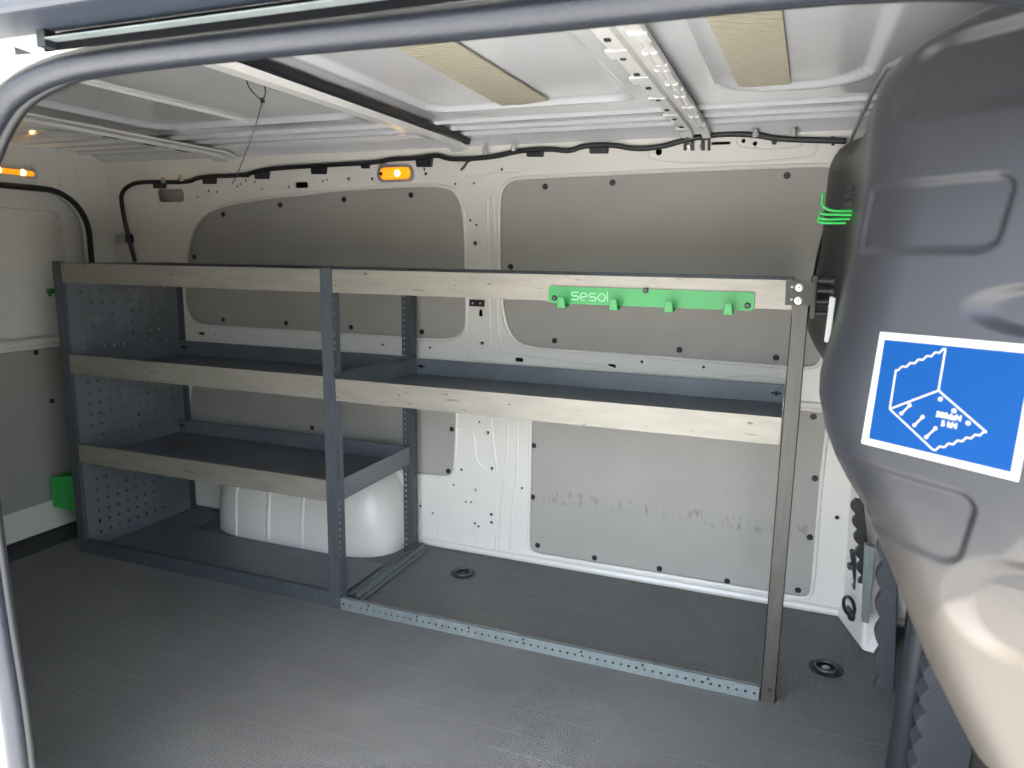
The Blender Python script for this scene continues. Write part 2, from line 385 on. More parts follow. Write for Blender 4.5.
# gusset at the foot of the front pillar
bm = B()
a = at_z(840, 612, 0.02); b_ = at_z(862, 651, 0); c = at_z(893, 660, 0)
top = Vector((1.47, .545, .34))
P1 = Vector((a.x-.01, .545, 0)); P2 = Vector((b_.x, b_.y, 0)); P3 = Vector((c.x, c.y, 0)); P4 = Vector((c.x+.02, .55, 0))
Q1 = Vector((1.455, .545, .30)); Q2 = Vector((1.47, .50, .30)); Q3 = Vector((1.535, .50, .30)); Q4 = Vector((1.56, .55, .30))
R1 = Vector((a.x+.005, .545, .06)); R2 = Vector((b_.x+.0, b_.y+.05, .10)); R3 = Vector((c.x-.012, c.y+.07, .10)); R4 = Vector((c.x+.01, .55, .08))
T1, T2, T3, T4 = (Vector((q.x-.01, .52 if i in (1, 2) else .549, .62)) for i, q in enumerate((Q1, Q2, Q3, Q4)))
rows = [(P1, P2, P3, P4), (R1, R2, R3, R4), (Q1, Q2, Q3, Q4), (T1, T2, T3, T4)]
vs = [[bm.verts.new(p) for p in r] for r in rows]
for A, C in zip(vs, vs[1:]):
    for k in range(4): bm.faces.new([A[k], A[(k+1) % 4], C[(k+1) % 4], C[k]])
bm.faces.new(vs[0]); bm.faces.new(vs[-1][::-1])
struct('trim_2', bm, WHITE, bevel=.008)

# ---- grey trim panels with push clips
def panel(s, f, m, name, label, clips, uvf):
    cx = sum(p.x for p in s)/len(s); zmin = min(p.y for p in s)
    base = f(cx, zmin, -.012)
    t = thing(name, label, 'wall panel', base)
    out = [(p.x, p.y) for p in s]
    g = []
    c0 = sum((Vector((p.x, p.y)) for p in s), Vector((0, 0)))/len(s)
    for p in s:
        q = Vector((p.x, p.y)); g.append(tuple(q + (q-c0).normalized()*.012))
    obj('board', filled([g], lambda u, v, w: f(u, v, w-.0085), .004), m, t)
    n = f(0, 0, 1)-f(0, 0, 0)
    for px, py in clips:
        u, v = uvf(px, py)
        k = B(); lathe(k, f(u, v, -.0075), n, [(.0095, 0), (.0095, .002), (.0075, .0042), (.004, .0042), (.0035, .0025), (0, .0025)], 16)
        obj('clip', k, BLACK, t, smooth=True)
    return t
panel(SA, up_map, GREY, 'trim_panel', 'grey trim panel with an arched top, on the white wall behind the left shelving bay, under the lit dome light', [(222, 214.5), (193, 257), (279, 205), (343, 199.3), (410, 195), (222, 320), (285, 323.3), (350, 327.6), (421, 332)], up_uv)
panel(SB, up_map, GREY, 'trim_panel', 'large grey trim panel behind the top shelf carrying the green hook rail', [(544.5, 186.5), (612, 182.5), (787, 175.5), (510, 267), (554, 341), (679, 350.3), (776, 358)], up_uv)
panel(SC, lo_map, GREYS, 'trim_panel', 'grey trim panel with scuff marks below the middle shelf of the right bay', [(533, 446), (532, 497.5), (537, 546), (594, 558.5), (659, 569.5), (727, 582), (798, 591), (810, 538), (815, 479), (813.5, 417)], lo_uv)
panel(SD, lo_map, GREY, 'trim_panel', 'grey trim panel low on the wall above the white wheel arch', [(311, 428), (451, 429.5), (447.5, 471.5)], lo_uv)

# ---- wheel arch
bm = B(); nx, nz = 48, 14; rows = []
XA, XB, YF, HT = -.83, -.02, .322, .333
for j in range(nz+1):
    z = HT*j/nz; sh = (1-(z/HT)**2.6)**(1/2.2) if z < HT else 0.0
    row = []
    for i in range(nx+1):
        a = PI*i/nx; c, s = math.cos(a), math.sin(a)
        e = 2/3.6
        ux = math.copysign(abs(c)**e, c); uy = abs(s)**e
        hw = (XB-XA)/2*(.55+.45*sh) - .0
        row.append(bm.verts.new(((XA+XB)/2 - ux*hw, .549 - uy*(.549-YF)*(.35+.65*sh if z < HT else .2), z)))
    rows.append(row)
for A, C in zip(rows, rows[1:]):
    for i in range(nx): bm.faces.new([A[i], A[i+1], C[i+1], C[i]])
bm.faces.new([v for v in rows[-1]])
arch = thing('wheel_arch', 'white painted wheel arch bulging from the wall under the left shelving bay', 'wheel arch', (-.43, .45, 0))
obj('arch_shell', bm, WHITE, arch, smooth=True)
for x in (-.66, -.50, -.35):
    bm = B(); pts = []
    for j in range(9):
        z = .004+.25*j/8; sh = (1-(z/HT)**2.6)**(1/2.2)
        e = 2/3.6; hw = (XB-XA)/2*(.55+.45*sh); q = min(1, abs(x-(XA+XB)/2)/hw); cc = q**(1/e); ss = math.sqrt(max(0, 1-cc*cc))**e
        pts.append((x, .549-ss*(.549-YF)*(.35+.65*sh)+.002, z))
    tube(bm, pts, .009, 8); obj('rib', bm, WHITE, arch, smooth=True)
# flange where the arch meets the wall
bm = B(); pts = []
for j in range(13):
    z = .32*j/12; sh = (1-(z/HT)**2.6)**(1/2.2)
    pts.append(((XA+XB)/2 + (XB-XA)/2*(.55+.45*sh)+.012, .541, z))
tube(bm, pts, .014, 8); obj('flange', bm, WHITE, arch, smooth=True)

# ---- ceiling: stamped roof skin
YR0, YR1 = -1.06, .505
def bump1(d, w): return math.exp(-(d/w)**2)
PANS = [(.33, .865, -.9, .055, .05), (-.62, .10, -.9, .06, .05), (-1.32, -.86, -.9, .06, .05), (1.07, 1.36, -.9, .05, .12)]
def roof_z(x, y):
    z = 1.442
    if y > .40: z -= .30*(y-.40)**1.0*sstep(.40, .5, y)
    if y < -.85: z -= .55*(y+.85)**2*4
    for x0, x1, y0, y1, r in PANS:
        qx = max(abs(x-(x0+x1)/2)-(x1-x0)/2+r, 0); qy = max(abs(y-(y0+y1)/2)-(y1-y0)/2+r, 0)
        d = math.hypot(qx, qy)-r
        z += .010*sstep(.012, -.012, d) - .003*bump1(d-.008, .008)
    for yc, h in ((.19, .009), (.295, .008), (.385, .009)):
        z -= h*bump1(y-yc, .0065)*(1 if x < 1.42 else 0)
    for x0, x1, yy0, yy1 in ((-.25, -.10, -.05, -.05),):
        pass
    return z
xs = [-1.46+i*.0105 for i in range(302)]
ys = [YR0+i*.0085 for i in range(144)] + [.165+i*.0025 for i in range(104)] + [.425+i*.0085 for i in range(11)]
bm = B(); g = [[bm.verts.new((x, y, roof_z(x, y))) for y in ys] for x in xs]
for i in range(len(xs)-1):
    for j in range(len(ys)-1): bm.faces.new([g[i][j], g[i][j+1], g[i+1][j+1], g[i+1][j]])
me_o = struct('ceiling', bm, ROOFM, smooth=True)
bm = box(B(), -1.56, 1.9, -1.17, .68, 1.475, 1.5)
struct('trim_3', bm, WHITE)
# thin swaged line on two panes of the roof
for (a, b) in (((70, 78), (260, 124)),):
    pa, pb = at_z(*a, 1.45), at_z(*b, 1.45)
    bm = B(); tube(bm, [pa, pb], .006, 8); struct('trim_4', bm, BOWM, smooth=True)

# ---- roof bows
def bow(name, x0, x1, z, kind):
    def zc(y): return z - .20*max(0, y-.38)*sstep(.38, .5, y) - .8*max(0, -.85-y)**2*2
    ys = [-1.04+i*.0385 for i in range(40)]
    prof = {'hat': [(0, .012), (.0, .008), (.22, .008), (.30, -.004), (.70, -.004), (.78, .008), (1, .008), (1, .012)],
            'ladder': [(0, .012), (0, .004), (.12, .002), (.38, .002), (.44, .016), (.66, .016), (.72, .0), (1, .0), (1, .012)],
            'flat': [(0, .014), (0, .010), (.12, .0), (.55, .0), (.62, .008), (1, .008), (1, .014)]}[kind]
    bm = B(); rows = []
    for y in ys: rows.append([bm.verts.new((x0+(x1-x0)*u, y, zc(y)+w)) for u, w in prof])
    n = len(prof)
    for A, C in zip(rows, rows[1:]):
        for k in range(n): bm.faces.new([A[k], A[(k+1) % n], C[(k+1) % n], C[k]])
    bm.faces.new(rows[0]); bm.faces.new(rows[-1][::-1])
    if kind == 'ladder':
        for k in range(7):
            y = -.92+k*.20; zz = zc(y)
            box(bm, x0+(x1-x0)*.72, x1+.004, y, y+.045, zz-.002, zz+.002)
            box(bm, x0-.007, x0+(x1-x0)*.40, y+.09, y+.14, zz+.0005, zz+.006)
        for k in range(12):
            y = -.92+k*.12; zz = zc(y)
            tube(bm, [(x0+(x1-x0)*.74, y+.035, zz+.003), (x0+(x1-x0)*.74, y+.115, zz+.003)], .007, 8)
            tube(bm, [(x0+(x1-x0)*.93, y+.035, zz+.003), (x0+(x1-x0)*.93, y+.115, zz+.003)], .007, 8)
    o = struct(name, bm, BOWM)
    return o, zc
bR, zR = bow('trim_5', .92, 1.00, 1.419, 'ladder')
bM, zM = bow('trim_6', .165, .25, 1.414, 'hat')
bL, zL = bow('trim_7', -.80, -.675, 1.410, 'flat')
# slots in the bows (dark inlays), each a part of its bow
def slots(b, zc, lst, w=.012, l=.022):
    for x, y in lst:
        k = B(); box(k, x-w/2, x+w/2, y-l/2, y+l/2, zc(y)-.0012, zc(y)+.003); obj('slot', k, DARK, b)
slots(bR, zR, [(.935, -.5+k*.12) for k in range(9)], .010, .012)
slots(bL, zL, [(-.74, -.02), (-.745, .13), (-.75, .27)], .016, .05)
# black strip standing in for the shadow gap along the middle bow
bm = B(); rows = []
for i in range(38):
    y = -1.03+i*.0395; z = zM(y); rows.append([bm.verts.new(p) for p in ((.252, y, z+.003), (.252, y, z+.018), (.268, y, z+.020), (.264, y, z+.006))])
for A, C in zip(rows, rows[1:]):
    for k in range(4): bm.faces.new([A[k], A[(k+1) % 4], C[(k+1) % 4], C[k]])
bm.faces.new(rows[0]); bm.faces.new(rows[-1][::-1])
obj('gap_shadow_strip', bm, BLACK, bM)

# ---- sound damping pads stuck under the roof skin
def pad(label, quad):
    bm = B(); P = [at_z(*q, 1.449) for q in quad]
    lo = [p-Vector((0, 0, .004)) for p in P]; quadprism(bm, P, lo)
    for k in range(44):
        t = (k+.5)/44
        a = lo[0].lerp(lo[1], t); b = lo[3].lerp(lo[2], t); tube(bm, [a, b], .0012, 6)
    return tag(obj('damping_pad', bm, BEIGE), label, 'damping pad', 'damping pads stuck to the roof')
pad('beige ribbed damping pad on the roof left of the ladder-like roof bow', [(368, 30), (505, 106), (549, 99), (425, 22)])
pad('beige ribbed damping pad on the roof right of the ladder-like roof bow', [(700, 0), (739, 86), (791, 82.5), (781, 0)])

# ---- rear end: frame, door
XD = -1.40
def yz(u, v, w): return Vector((XD+w, u, v))
ap = rrect(-.92, .39, -.15, 1.285, .16, 8)
bm = filled([[(-1.08, -.2), (.60, -.2), (.56, 1.47), (-1.08, 1.47)], ap], yz, .03)
for y in (.30, .375, .20): tube(bm, [(XD+.016, y-.01, 1.375), (XD+.016, y, 1.305)], .006, 8)
struct('wall_left', bm, WHITE)
door = B()
filled([rrect(-.94, .43, .02, 1.30, .16, 8)], lambda u, v, w: Vector((-1.475+w, u, v)), .02, door)
# raised inner frame of the door with a recessed field
filled([rrect(-.92, .415, .035, 1.285, .15, 8), rrect(-.70, .335, .735, 1.215, .05, 6), rrect(-.72, .33, .085, .69, .03, 4)], lambda u, v, w: Vector((-1.452+w, u, v)), .026, door)
tube(door, [(-1.436, -.8, .718), (-1.436, .36, .718)], .017, 10)
tube(door, [(-1.434, -.8, .700), (-1.434, .36, .700)], .008, 10)
door1 = struct('door_1', door, WHITE, bevel=.004)
k = B(); filled([rrect(-.74, .345, .075, .692, .03, 4)], lambda u, v, w: Vector((-1.434+w, u, v)), .005, k)
for q in ((.10, .60),): pass
lp = obj('lower_panel', k, GREY, door1)
for px, py in ((36, 352.5), (8, 521), (49, 506), (52, 401)):
    p = at_x(px, py, -1.431); k = B(); lathe(k, p, (1, 0, 0), [(.010, -.001), (.010, .002), (.007, .0045), (0, .0045)], 14); obj('clip', k, BLACK, lp, smooth=True)
q8 = ((-1.43, .088), (-1.368, .0), (-1.374, -.006), (-1.43, .06)); bm = B(); quadprism(bm, [(x, -1.0, z) for x, z in q8], [(x, .44, z) for x, z in q8])
struct('trim_8', bm, WHITE)
bm = B(); tube(bm, [(-1.378, u, v) for u, v in rrect(-.925, .395, -.06, 1.29, .165, 10)], .011, 8, True)
tag(obj('door_seal', bm, BLACK, smooth=True), 'black rubber seal round the rear door opening, at the far left', 'door seal')
# green clip on the rear door
p = at_x(51, 291, -1.435); bm = B(); box(bm, p.x, p.x+.02, p.y-.02, p.y+.05, p.z-.008, p.z+.01)
box(bm, p.x+.008, p.x+.02, p.y-.02, p.y-.012, p.z-.02, p.z+.01)
tag(obj('clip', bm, GREEN, bevel=.003), 'tiny green clip on the white rear door beside the shelving top', 'clip')

# ---- near side: body with the sliding door opening
TC = [(.236, -.3), (.236, .25), (.237, .40), (.226, .55), (.219, .75), (.225, .95), (.25, 1.09), (.295, 1.185), (.343, 1.236), (.381, 1.255), (.433, 1.269), (.512, 1.276), (.72, 1.2765), (1.0, 1.2735), (1.32, 1.274), (1.43, 1.25), (1.485, 1.17), (1.51, .95), (1.51, -.3)]
tc = [(p.x, p.y) for p in chaikin([(a, b, 0) for a, b in TC], 2, False)]
def outset(pts, d):
    o = []
    for i, p in enumerate(pts):
        a, b = pts[max(i-1, 0)], pts[min(i+1, len(pts)-1)]; t = Vector((b[0]-a[0], b[1]-a[1])).normalized()
        o.append((p[0]-t.y*d, p[1]+t.x*d))
    return o
bm = filled([[(-1.56, -.35), (1.95, -.35), (1.95, 1.5), (-1.56, 1.5)], outset(tc, .0135)], lambda u, v, w: Vector((u, -1.105+w, v)), .03)
struct('wall_front', bm, WHITE)
bm = box(B(), 1.74, 1.78, -1.17, .68, -.3, 1.5); struct('wall_right', bm, DARK)
bm = box(B(), -1.56, -1.50, -1.17, .68, -.3, 1.5); struct('wall_outer_rear', bm, WHITE)
seal = thing('door_seal', 'thick dark rubber seal round the sliding door opening, nearest the viewer', 'door seal', (.215, -1.1, 0))
k = B(); tube(k, [(a, -1.105, b) for a, b in tc], .0148, 14); obj('bulb', k, RUBBER, seal, smooth=True)
k = B(); tube(k, [(a+(.008 if a < .43 else (-.008 if a > 1.45 else 0)), -1.092, b-(0 if a < .3 or a > 1.48 else .005)) for a, b in tc], .008, 10); obj('inner_lip', k, BLACK, seal, smooth=True)

# upper guide rail of the sliding door and the roof side above it
rail = thing('door_guide_rail', 'dark guide rail channel of the sliding door above the rubber seal', 'door rail', (.5, -1.16, 1.33))
k = B(); box(k, .47, 1.75, -1.1385, -1.1355, 1.2795, 1.297); obj('channel', k, RAILK, rail)
k = B(); box(k, .49, 1.75, -1.152, -1.1385, 1.2872, 1.2885); obj('lip', k, GALV, rail)
k = B(); box(k, .478, .49, -1.152, -1.1385, 1.280, 1.297); obj('end_stop', k, BLACK, rail)
k = B(); P = [at_y(*q, -1.137) for q in ((14, 46.5), (32, 53), (15, 54.5))]; quadprism(k, P, [p+Vector((0, .003, 0)) for p in P]); obj('end_notch', k, BLACK, rail)
bm = B(); rows = []
PR9 = ((-1.135, 1.297), (-1.196, 1.2985), (-1.202, 1.306), (-1.20, 1.36), (-1.17, 1.46), (-1.135, 1.49))
for x in (-1.6, 1.95): rows.append([bm.verts.new((x, y, z)) for y, z in PR9])
for k in range(6): bm.faces.new([rows[0][k], rows[0][(k+1) % 6], rows[1][(k+1) % 6], rows[1][k]])
bm.faces.new(rows[0]); bm.faces.new(rows[1][::-1])
struct('trim_9', bm, mat('rail_cover_grey', '2b313b', .4, 0, .03), bevel=.006)

# ---- dark moulded bulkhead (the right end wall of the load space)
FL0 = Vector((1.337, -.9, .995)); NF = Vector((1, 1.07, -.146)).normalized()
def flank(y, z): return 1.337 + 1.07*(-.9-y) + .146*(z-.995)
XSZ = [(.0, 1.62), (.40, 1.62), (.52, 1.60), (.58, 1.53), (.621, 1.432), (.676, 1.397), (.712, 1.379), (.751, 1.361), (.792, 1.339), (.825, 1.317), (.851, 1.302), (.875, 1.291), (.902, 1.284), (.929, 1.283), (.958, 1.287), (1.003, 1.296), (1.069, 1.304), (1.132, 1.309), (1.184, 1.310), (1.215, 1.310), (1.241, 1.313), (1.259, 1.319), (1.279, 1.331), (1.29, 1.346), (1.301, 1.38), (1.31, 1.45), (1.32, 1.6), (1.5, 1.7)]
def xs_of(z):
    for (a, xa), (b, xb) in zip(XSZ, XSZ[1:]):
        if z <= b: return .007 + xa + (xb-xa)*max(0, (z-a)/(b-a))
    return 1.7
def smax(a, b, k):
    h = max(k-abs(a-b), 0)/k; return max(a, b)+h*h*k/4
def rr_d(y, z, yc, zc, hy, hz, r):
    qy, qz = abs(y-yc)-hy+r, abs(z-zc)-hz+r
    return math.hypot(max(qy, 0), max(qz, 0)) + min(max(qy, qz), 0) - r
def bulk_x(y, z):
    zz = z - .085*sstep(-.83, -.05, y)*sstep(1.1, 1.26, z)
    x = smax(xs_of(zz), flank(y, z), .045) + .045*sstep(-.76, -.5, y)*sstep(.47, .25, y)*sstep(.70, .9, z)
    if y < -.80:
        e = 0
        d = rr_d(y, z, -.90, 1.112, .062, .034, .014); e += .006*sstep(.004, -.005, d)
        d = rr_d(y, z, -.93, .823, .066, .034, .014); e += .006*sstep(.004, -.005, d)
        d = rr_d(y, z, -.97, 1.245, .108, .036, .022); e += .011*sstep(.006, -.010, d)
        d = math.hypot((y+1.035)/.042, (z-.770)/.045); e += .014*sstep(1.05, .75, d)
        d = math.hypot((y+1.0)/.045, (z-1.028)/.022); e += .010*sstep(1.1, .7, d)
        e += .006*sstep(1.0, .84, 1.0 if z > .868-(y+.9)*.12 else .84)*0
        x += e
    return x
ysb = [-1.083+i*.0018 for i in range(180)] + [-.755+i*.042 for i in range(30)] + [.50]
zsb = [-.02+i*.02 for i in range(29)] + [.56+i*.0022 for i in range(380)]
bm = B(); g = [[bm.verts.new((bulk_x(y, z), y, z)) for z in zsb] for y in ysb]
for i in range(len(ysb)-1):
    for j in range(len(zsb)-1): bm.faces.new([g[i][j], g[i][j+1], g[i+1][j+1], g[i+1][j]])
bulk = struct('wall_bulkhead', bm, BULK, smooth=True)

# trim rail along the bulkhead's upper edge, and the dark edge strip down the wall
bm = B(); tube(bm, [at_y(906, 58, -.62), at_y(888, 66, -.42), at_y(877.5, 82, -.2), at_y(862, 115, .15), at_y(846, 151, .475)], .0045, 10)
tag(obj('edge_rail', bm, GALV, smooth=True), 'thin pale metal edge rail along the top of the dark bulkhead', 'edge rail')
bm = B(); pts = [at_y(*p, .478) for p in ((849, 151), (841, 166), (834, 190), (829, 225), (822, 255), (814, 285), (812, 308))]
tube(bm, pts, [.008, .016, .016, .012, .014, .008, .006], 10)
tag(obj('edge_strip', bm, BLACK, smooth=True), 'black rubber edge strip between the dark bulkhead and the grey wall panel', 'edge strip')
bm = B(); quadprism(bm, [at_y(*p, -.30) for p in ((830, 296), (836, 298), (830, 343), (824, 342))], [at_y(*p, -.30)+Vector((0, .012, 0)) for p in ((830, 296), (836, 298), (830, 343), (824, 342))])
tag(obj('plastic_strip', bm, SWHITE, bevel=.002), 'short upright white plastic strip between shelving bracket and bulkhead', 'strip')

# ---- sticker on the bulkhead
def fp(px, py, off): return on_plane(px, py, FL0-NF*off, NF)
tl, bl, br = fp(880.2, 331.8, .0012), fp(861.1, 443.2, .0012), fp(1018.3, 482, .0012)
tr = tl+br-bl
st = thing('load_sticker', 'blue and white load rating sticker on the dark bulkhead', 'sticker', bl)
k = B(); quadprism(k, [bl, br, tr, tl], [p+NF*.001 for p in (bl, br, tr, tl)]); obj('white_backing', k, SWHITE, st)
ib, ir, it = fp(868.6, 438.4, .0017), fp(1010.4, 472.2, .0017), fp(884.4, 339.6, .0017)
iq = it+ir-ib
k = B(); quadprism(k, [ib, ir, iq, it], [p+NF*.0006 for p in (ib, ir, iq, it)]); obj('blue_field', k, BLUE, st)
def sp(a, b): return fp(850+a/4.04, 310+b/4.04, .0022)
def ribbon(bm, pts, w):
    for p, q in zip(pts, pts[1:]):
        d = (q-p).normalized(); n = d.cross(NF).normalized()*w/2; e = d*w*.3
        quadprism(bm, [p-n-e, q-n+e, q+n+e, p+n-e], [v+NF*.0005 for v in (p-n-e, q-n+e, q+n+e, p+n-e)])
def wavy(a, b, n, amp):
    o = []
    for i in range(n*4+1):
        t = i/(n*4); o.append(sp(a[0]+(b[0]-a[0])*t, a[1]+(b[1]-a[1])*t+amp*math.sin(2*PI*n*t)))
    return o
k = B(); W = .0014
for a, b in (((385, 158), (357, 325)), ((185, 243), (160, 400)), ((160, 400), (357, 325)), ((357, 325), (550, 493)), ((160, 400), (335, 565))): ribbon(k, [sp(*a), sp(*b)], W)
ribbon(k, wavy((185, 243), (385, 158), 6, 5), W); ribbon(k, wavy((335, 565), (550, 493), 6, 5), W)
obj('box_drawing', k, SWHITE, st)
k = B()
for a in ((365, 360), (420, 407), (477, 457)): lathe(k, sp(*a), -NF, [(0, -.0006), (.0021, -.0006), (.0021, .0003), (0, .0003)], 12)
for a, b in (((207, 418), (241, 385)), ((260, 465), (293, 432)), ((308, 513), (345, 478))):
    ribbon(k, [sp(*a), sp(*b)], .0014)
    for q in (a, b): lathe(k, sp(*q), -NF, [(0, -.0006), (.0018, -.0006), (.0018, .0003), (0, .0003)], 12)
obj('anchor_marks', k, SWHITE, st)
hx = (br-bl).normalized(); hz = NF.cross(hx); hz = hz if hz.z > 0 else -hz
def text_bm(body, size):
    cu = bpy.data.curves.new('t', 'FONT'); cu.body = body; cu.size = size; cu.align_x = 'CENTER'; cu.align_y = 'CENTER'; cu.extrude = .0003; cu.offset = size*.025
    ob = bpy.data.objects.new('t', cu); COL.objects.link(ob); dg = bpy.context.evaluated_depsgraph_get(); dg.update()
    me = bpy.data.meshes.new_from_object(ob.evaluated_get(dg)); t = bmesh.new(); t.from_mesh(me)
    bpy.data.objects.remove(ob); bpy.data.curves.remove(cu); bpy.data.meshes.remove(me); return t
for body, c, s in (('500daN', (398, 430), .0076), ('5 kN', (400, 464), .0076)):
    t = text_bm(body, s); o0 = sp(*c)
    for v in t.verts: v.co = o0 + hx*v.co.x + hz*v.co.y - NF*v.co.z
    obj('load_text', t, SWHITE, st)

# ---- things in the recess under the bulkhead bulge
def scallop(name, label, y, px, th, side):
    a, b = px; n = 26; bm = B(); L, R = [], []
    A, Bq = at_y(*a, y), at_y(*b, y)
    for i in range(n*2+1):
        t = i/(n*2); p = A.lerp(Bq, t); L.append(p - Vector((.014*abs(math.sin(t*PI*5.5))+.012, 0, 0)))
        R.append(p + Vector((.035*side, 0, 0)))
    loop = L + R[::-1]
    quadprism(bm, loop, [p+Vector((0, th, 0)) for p in loop])
    return tag(obj(name, bm, FOAM, bevel=.004), label, 'foam trim')
scallop('foam_trim', 'grey scalloped foam trim standing between the white pillar and the dark tube', .10, ((890, 535), (885, 692)), .03, .6)
scallop('foam_trim', 'grey scalloped foam trim right of the dark tube, under the bulkhead bulge', -.30, ((945, 640), (925, 775)), .05, 2.0)
a = at_y(931, 620, -.16); b_ = at_y(901, 765, -.16)
bm = B(); tube(bm, [Vector((b_.x, -.16, 0.0)), Vector((a.x, -.16, .72))], .03, 16)
tag(obj('support_tube', bm, mat('dark_tube', '33363b', .4, .2), smooth=True), 'upright dark grey tube on the floor below the bulkhead bulge', 'tube')
bm = B(); P = [at_y(*p, .33) for p in ((865, 545), (876, 548), (869, 624), (862, 622))]
quadprism(bm, P, [p+Vector((0, .03, 0)) for p in P])
tag(obj('metal_strut', bm, GALV, bevel=.002), 'short pale metal strut beside the foot of the white pillar', 'strut')
lt = thing('latch', 'small black latch bracket on the white pillar by the floor', 'latch', at_y(856, 590, .46))
k = B(); P = [at_y(*p, .465) for p in ((850, 553), (854, 552), (859, 590), (855, 593))]; quadprism(k, P, [p+Vector((0, .03, 0)) for p in P]); obj('plate', k, BLACK, lt, bevel=.002)
for q in ((850, 566), (855, 586)):
    k = B(); lathe(k, at_y(*q, .475), (0, -1, 0), [(.008, -.01), (.008, .012), (0, .012)], 12); obj('pin', k, POST, lt, smooth=True)
k = scallop('mesh_strip', 'narrow black wavy strip between the white pillar and the pale strut', .42, ((860, 500), (868, 585)), .02, .25); k['category'] = 'strip'; k.data.materials[0] = BLACK
gr = thing('grommet', 'black oval rubber grommet low on the white pillar', 'grommet', at_y(849, 612, .44))
c = at_y(849, 606, .435); k = B(); tube(k, [c+Vector((.014*math.cos(t*PI/8)+.006*math.sin(t*PI/8), -.0, -.028*math.sin(t*PI/8))) for t in range(16)], .005, 8, True); obj('ring', k, BLACK, gr, smooth=True)
k = B(); lathe(k, at_y(852, 617, .44), (0, -1, 0), [(.012, -.06), (.012, .004), (.008, .008), (0, .008)], 12); obj('plug', k, BLACK, gr, smooth=True)

# ================================================================ SHELVING
XL, XN, XM, XR, DEP = -1.036, .036, 0.0, 1.25, .485
T = .0022
def tray(x0, x1, y0, y1, zb, zt, name, m, parent, lips=(1, 1, 1, 1), floor_only=None):
    """folded sheet tray: floor plus front, back, left, right lips with returned edges"""
    k = B(); zf = zb+.010
    box(k, x0, x1, y0, y1, zf-T, zf)
    if lips[1]: box(k, x0, x1, y1-T, y1, zb, zt); box(k, x0, x1, y1-.010, y1, zt-T, zt)
    if lips[2]: box(k, x0, x0+T, y0, y1, zb, zt)
    if lips[3]: box(k, x1-T, x1, y0, y1, zb, zt)
    t = obj(name, k, m, parent)
    k = B(); box(k, x0, x1, y0-.001, y0+T, zb, zt); box(k, x0, x1, y0, y0+.012, zt-T, zt); box(k, x0, x1, y0, y0+.015, zb, zb+T)
    obj('front_lip', k, LIP, t)
    for sx in (x0+.02, x1-.02):            # key slot near each back corner
        k = B(); box(k, sx-.014, sx+.014, y1-T-.0015, y1-T+.0005, zt-.030, zt-.024); box(k, sx-.004, sx+.004, y1-T-.0015, y1-T+.0005, zt-.034, zt-.02); obj('key_slot', k, BLACK, t)
    return t
def angle_post(bm, x0, x1, y, z0, z1, flange_side, depth, dirn=1):
    """L-section post: plain face across x, slotted flange running in depth"""
    box(bm, x0, x1, y, y+T, z0, z1)
    n = int((z1-z0)/.02); fx = x1 if flange_side > 0 else x0
    perf(bm, (fx, y, z0), (0, dirn, 0), (0, 0, 1), 2, n, depth/2, (z1-z0)/n, .0035, .0045, lambda i, j: i == 0)
    return bm
sl = thing('shelving_unit', 'grey steel shelving bay on the left with a perforated end panel and three trays', 'shelving', (XL, 0, 0))
# perforated end panel
k = B(); perf(k, (XL-.001, .002, 0), (0, 1, 0), (0, 0, 1), 12, 26, .0403, 1.026/26, .0062, .0062, lambda i, j: 0 < i < 11 and j > 0)
obj('end_panel', k, TRAYM, sl, solid=.002)
k = B(); box(k, XL-.036, XL, -.002, .000, 0, 1.03); box(k, XL-.036, XL-.034, 0, .02, 0, 1.03); box(k, XL-.001, XL+.001, -.003, .012, 0, 1.03); obj('front_post', k, POST, sl)
k = B(); box(k, XL-.002, XL+.03, DEP-.002, DEP, 0, 1.02); obj('rear_post', k, POST, sl)
k = B(); angle_post(k, XM-.001, XN, -.004, 0, 1.03, 1, .036); obj('front_post', k, POST, sl, solid=.0015)
k = B(); angle_post(k, XM, XN, DEP+.002, 0, 1.02, 1, .034, -1); perf(k, (XM, DEP-.032, 0), (1, 0, 0), (0, 0, 1), 2, 50, .018, .0204, .0035, .0045, lambda i, j: i == 0); obj('rear_post', k, POST, sl, solid=.0015)
tray(XL+.002, XM-.002, 0, DEP, .9596, 1.0245, 'top_tray', TRAYM, sl)
tray(XL+.002, XM-.002, 0, DEP, .6504, .7166, 'upper_tray', TRAYM, sl)
t3 = tray(XL+.002, XN-.004, 0.003, DEP-.036, .3365, .4021, 'lower_tray', TRAYM, sl)
k = B(); box(k, XL+.008, XN-.010, .016, DEP-.046, .3465, .3475); obj('stained_floor', k, RUST, t3)
# base tray with a cut-out for the wheel arch
k = B(); box(k, XL+.002, XM-.002, .002, .31, .008, .008+T); box(k, XL+.002, XA-.02, .31, DEP-.01, .008, .008+T)
bt = obj('base_tray', k, TRAYM, sl)
k = B(); box(k, XL+.002, XM-.002, -.001, .002, 0, .05); box(k, XL+.002, XM-.002, 0, .014, .05-T, .05); obj('front_lip', k, POST, bt)
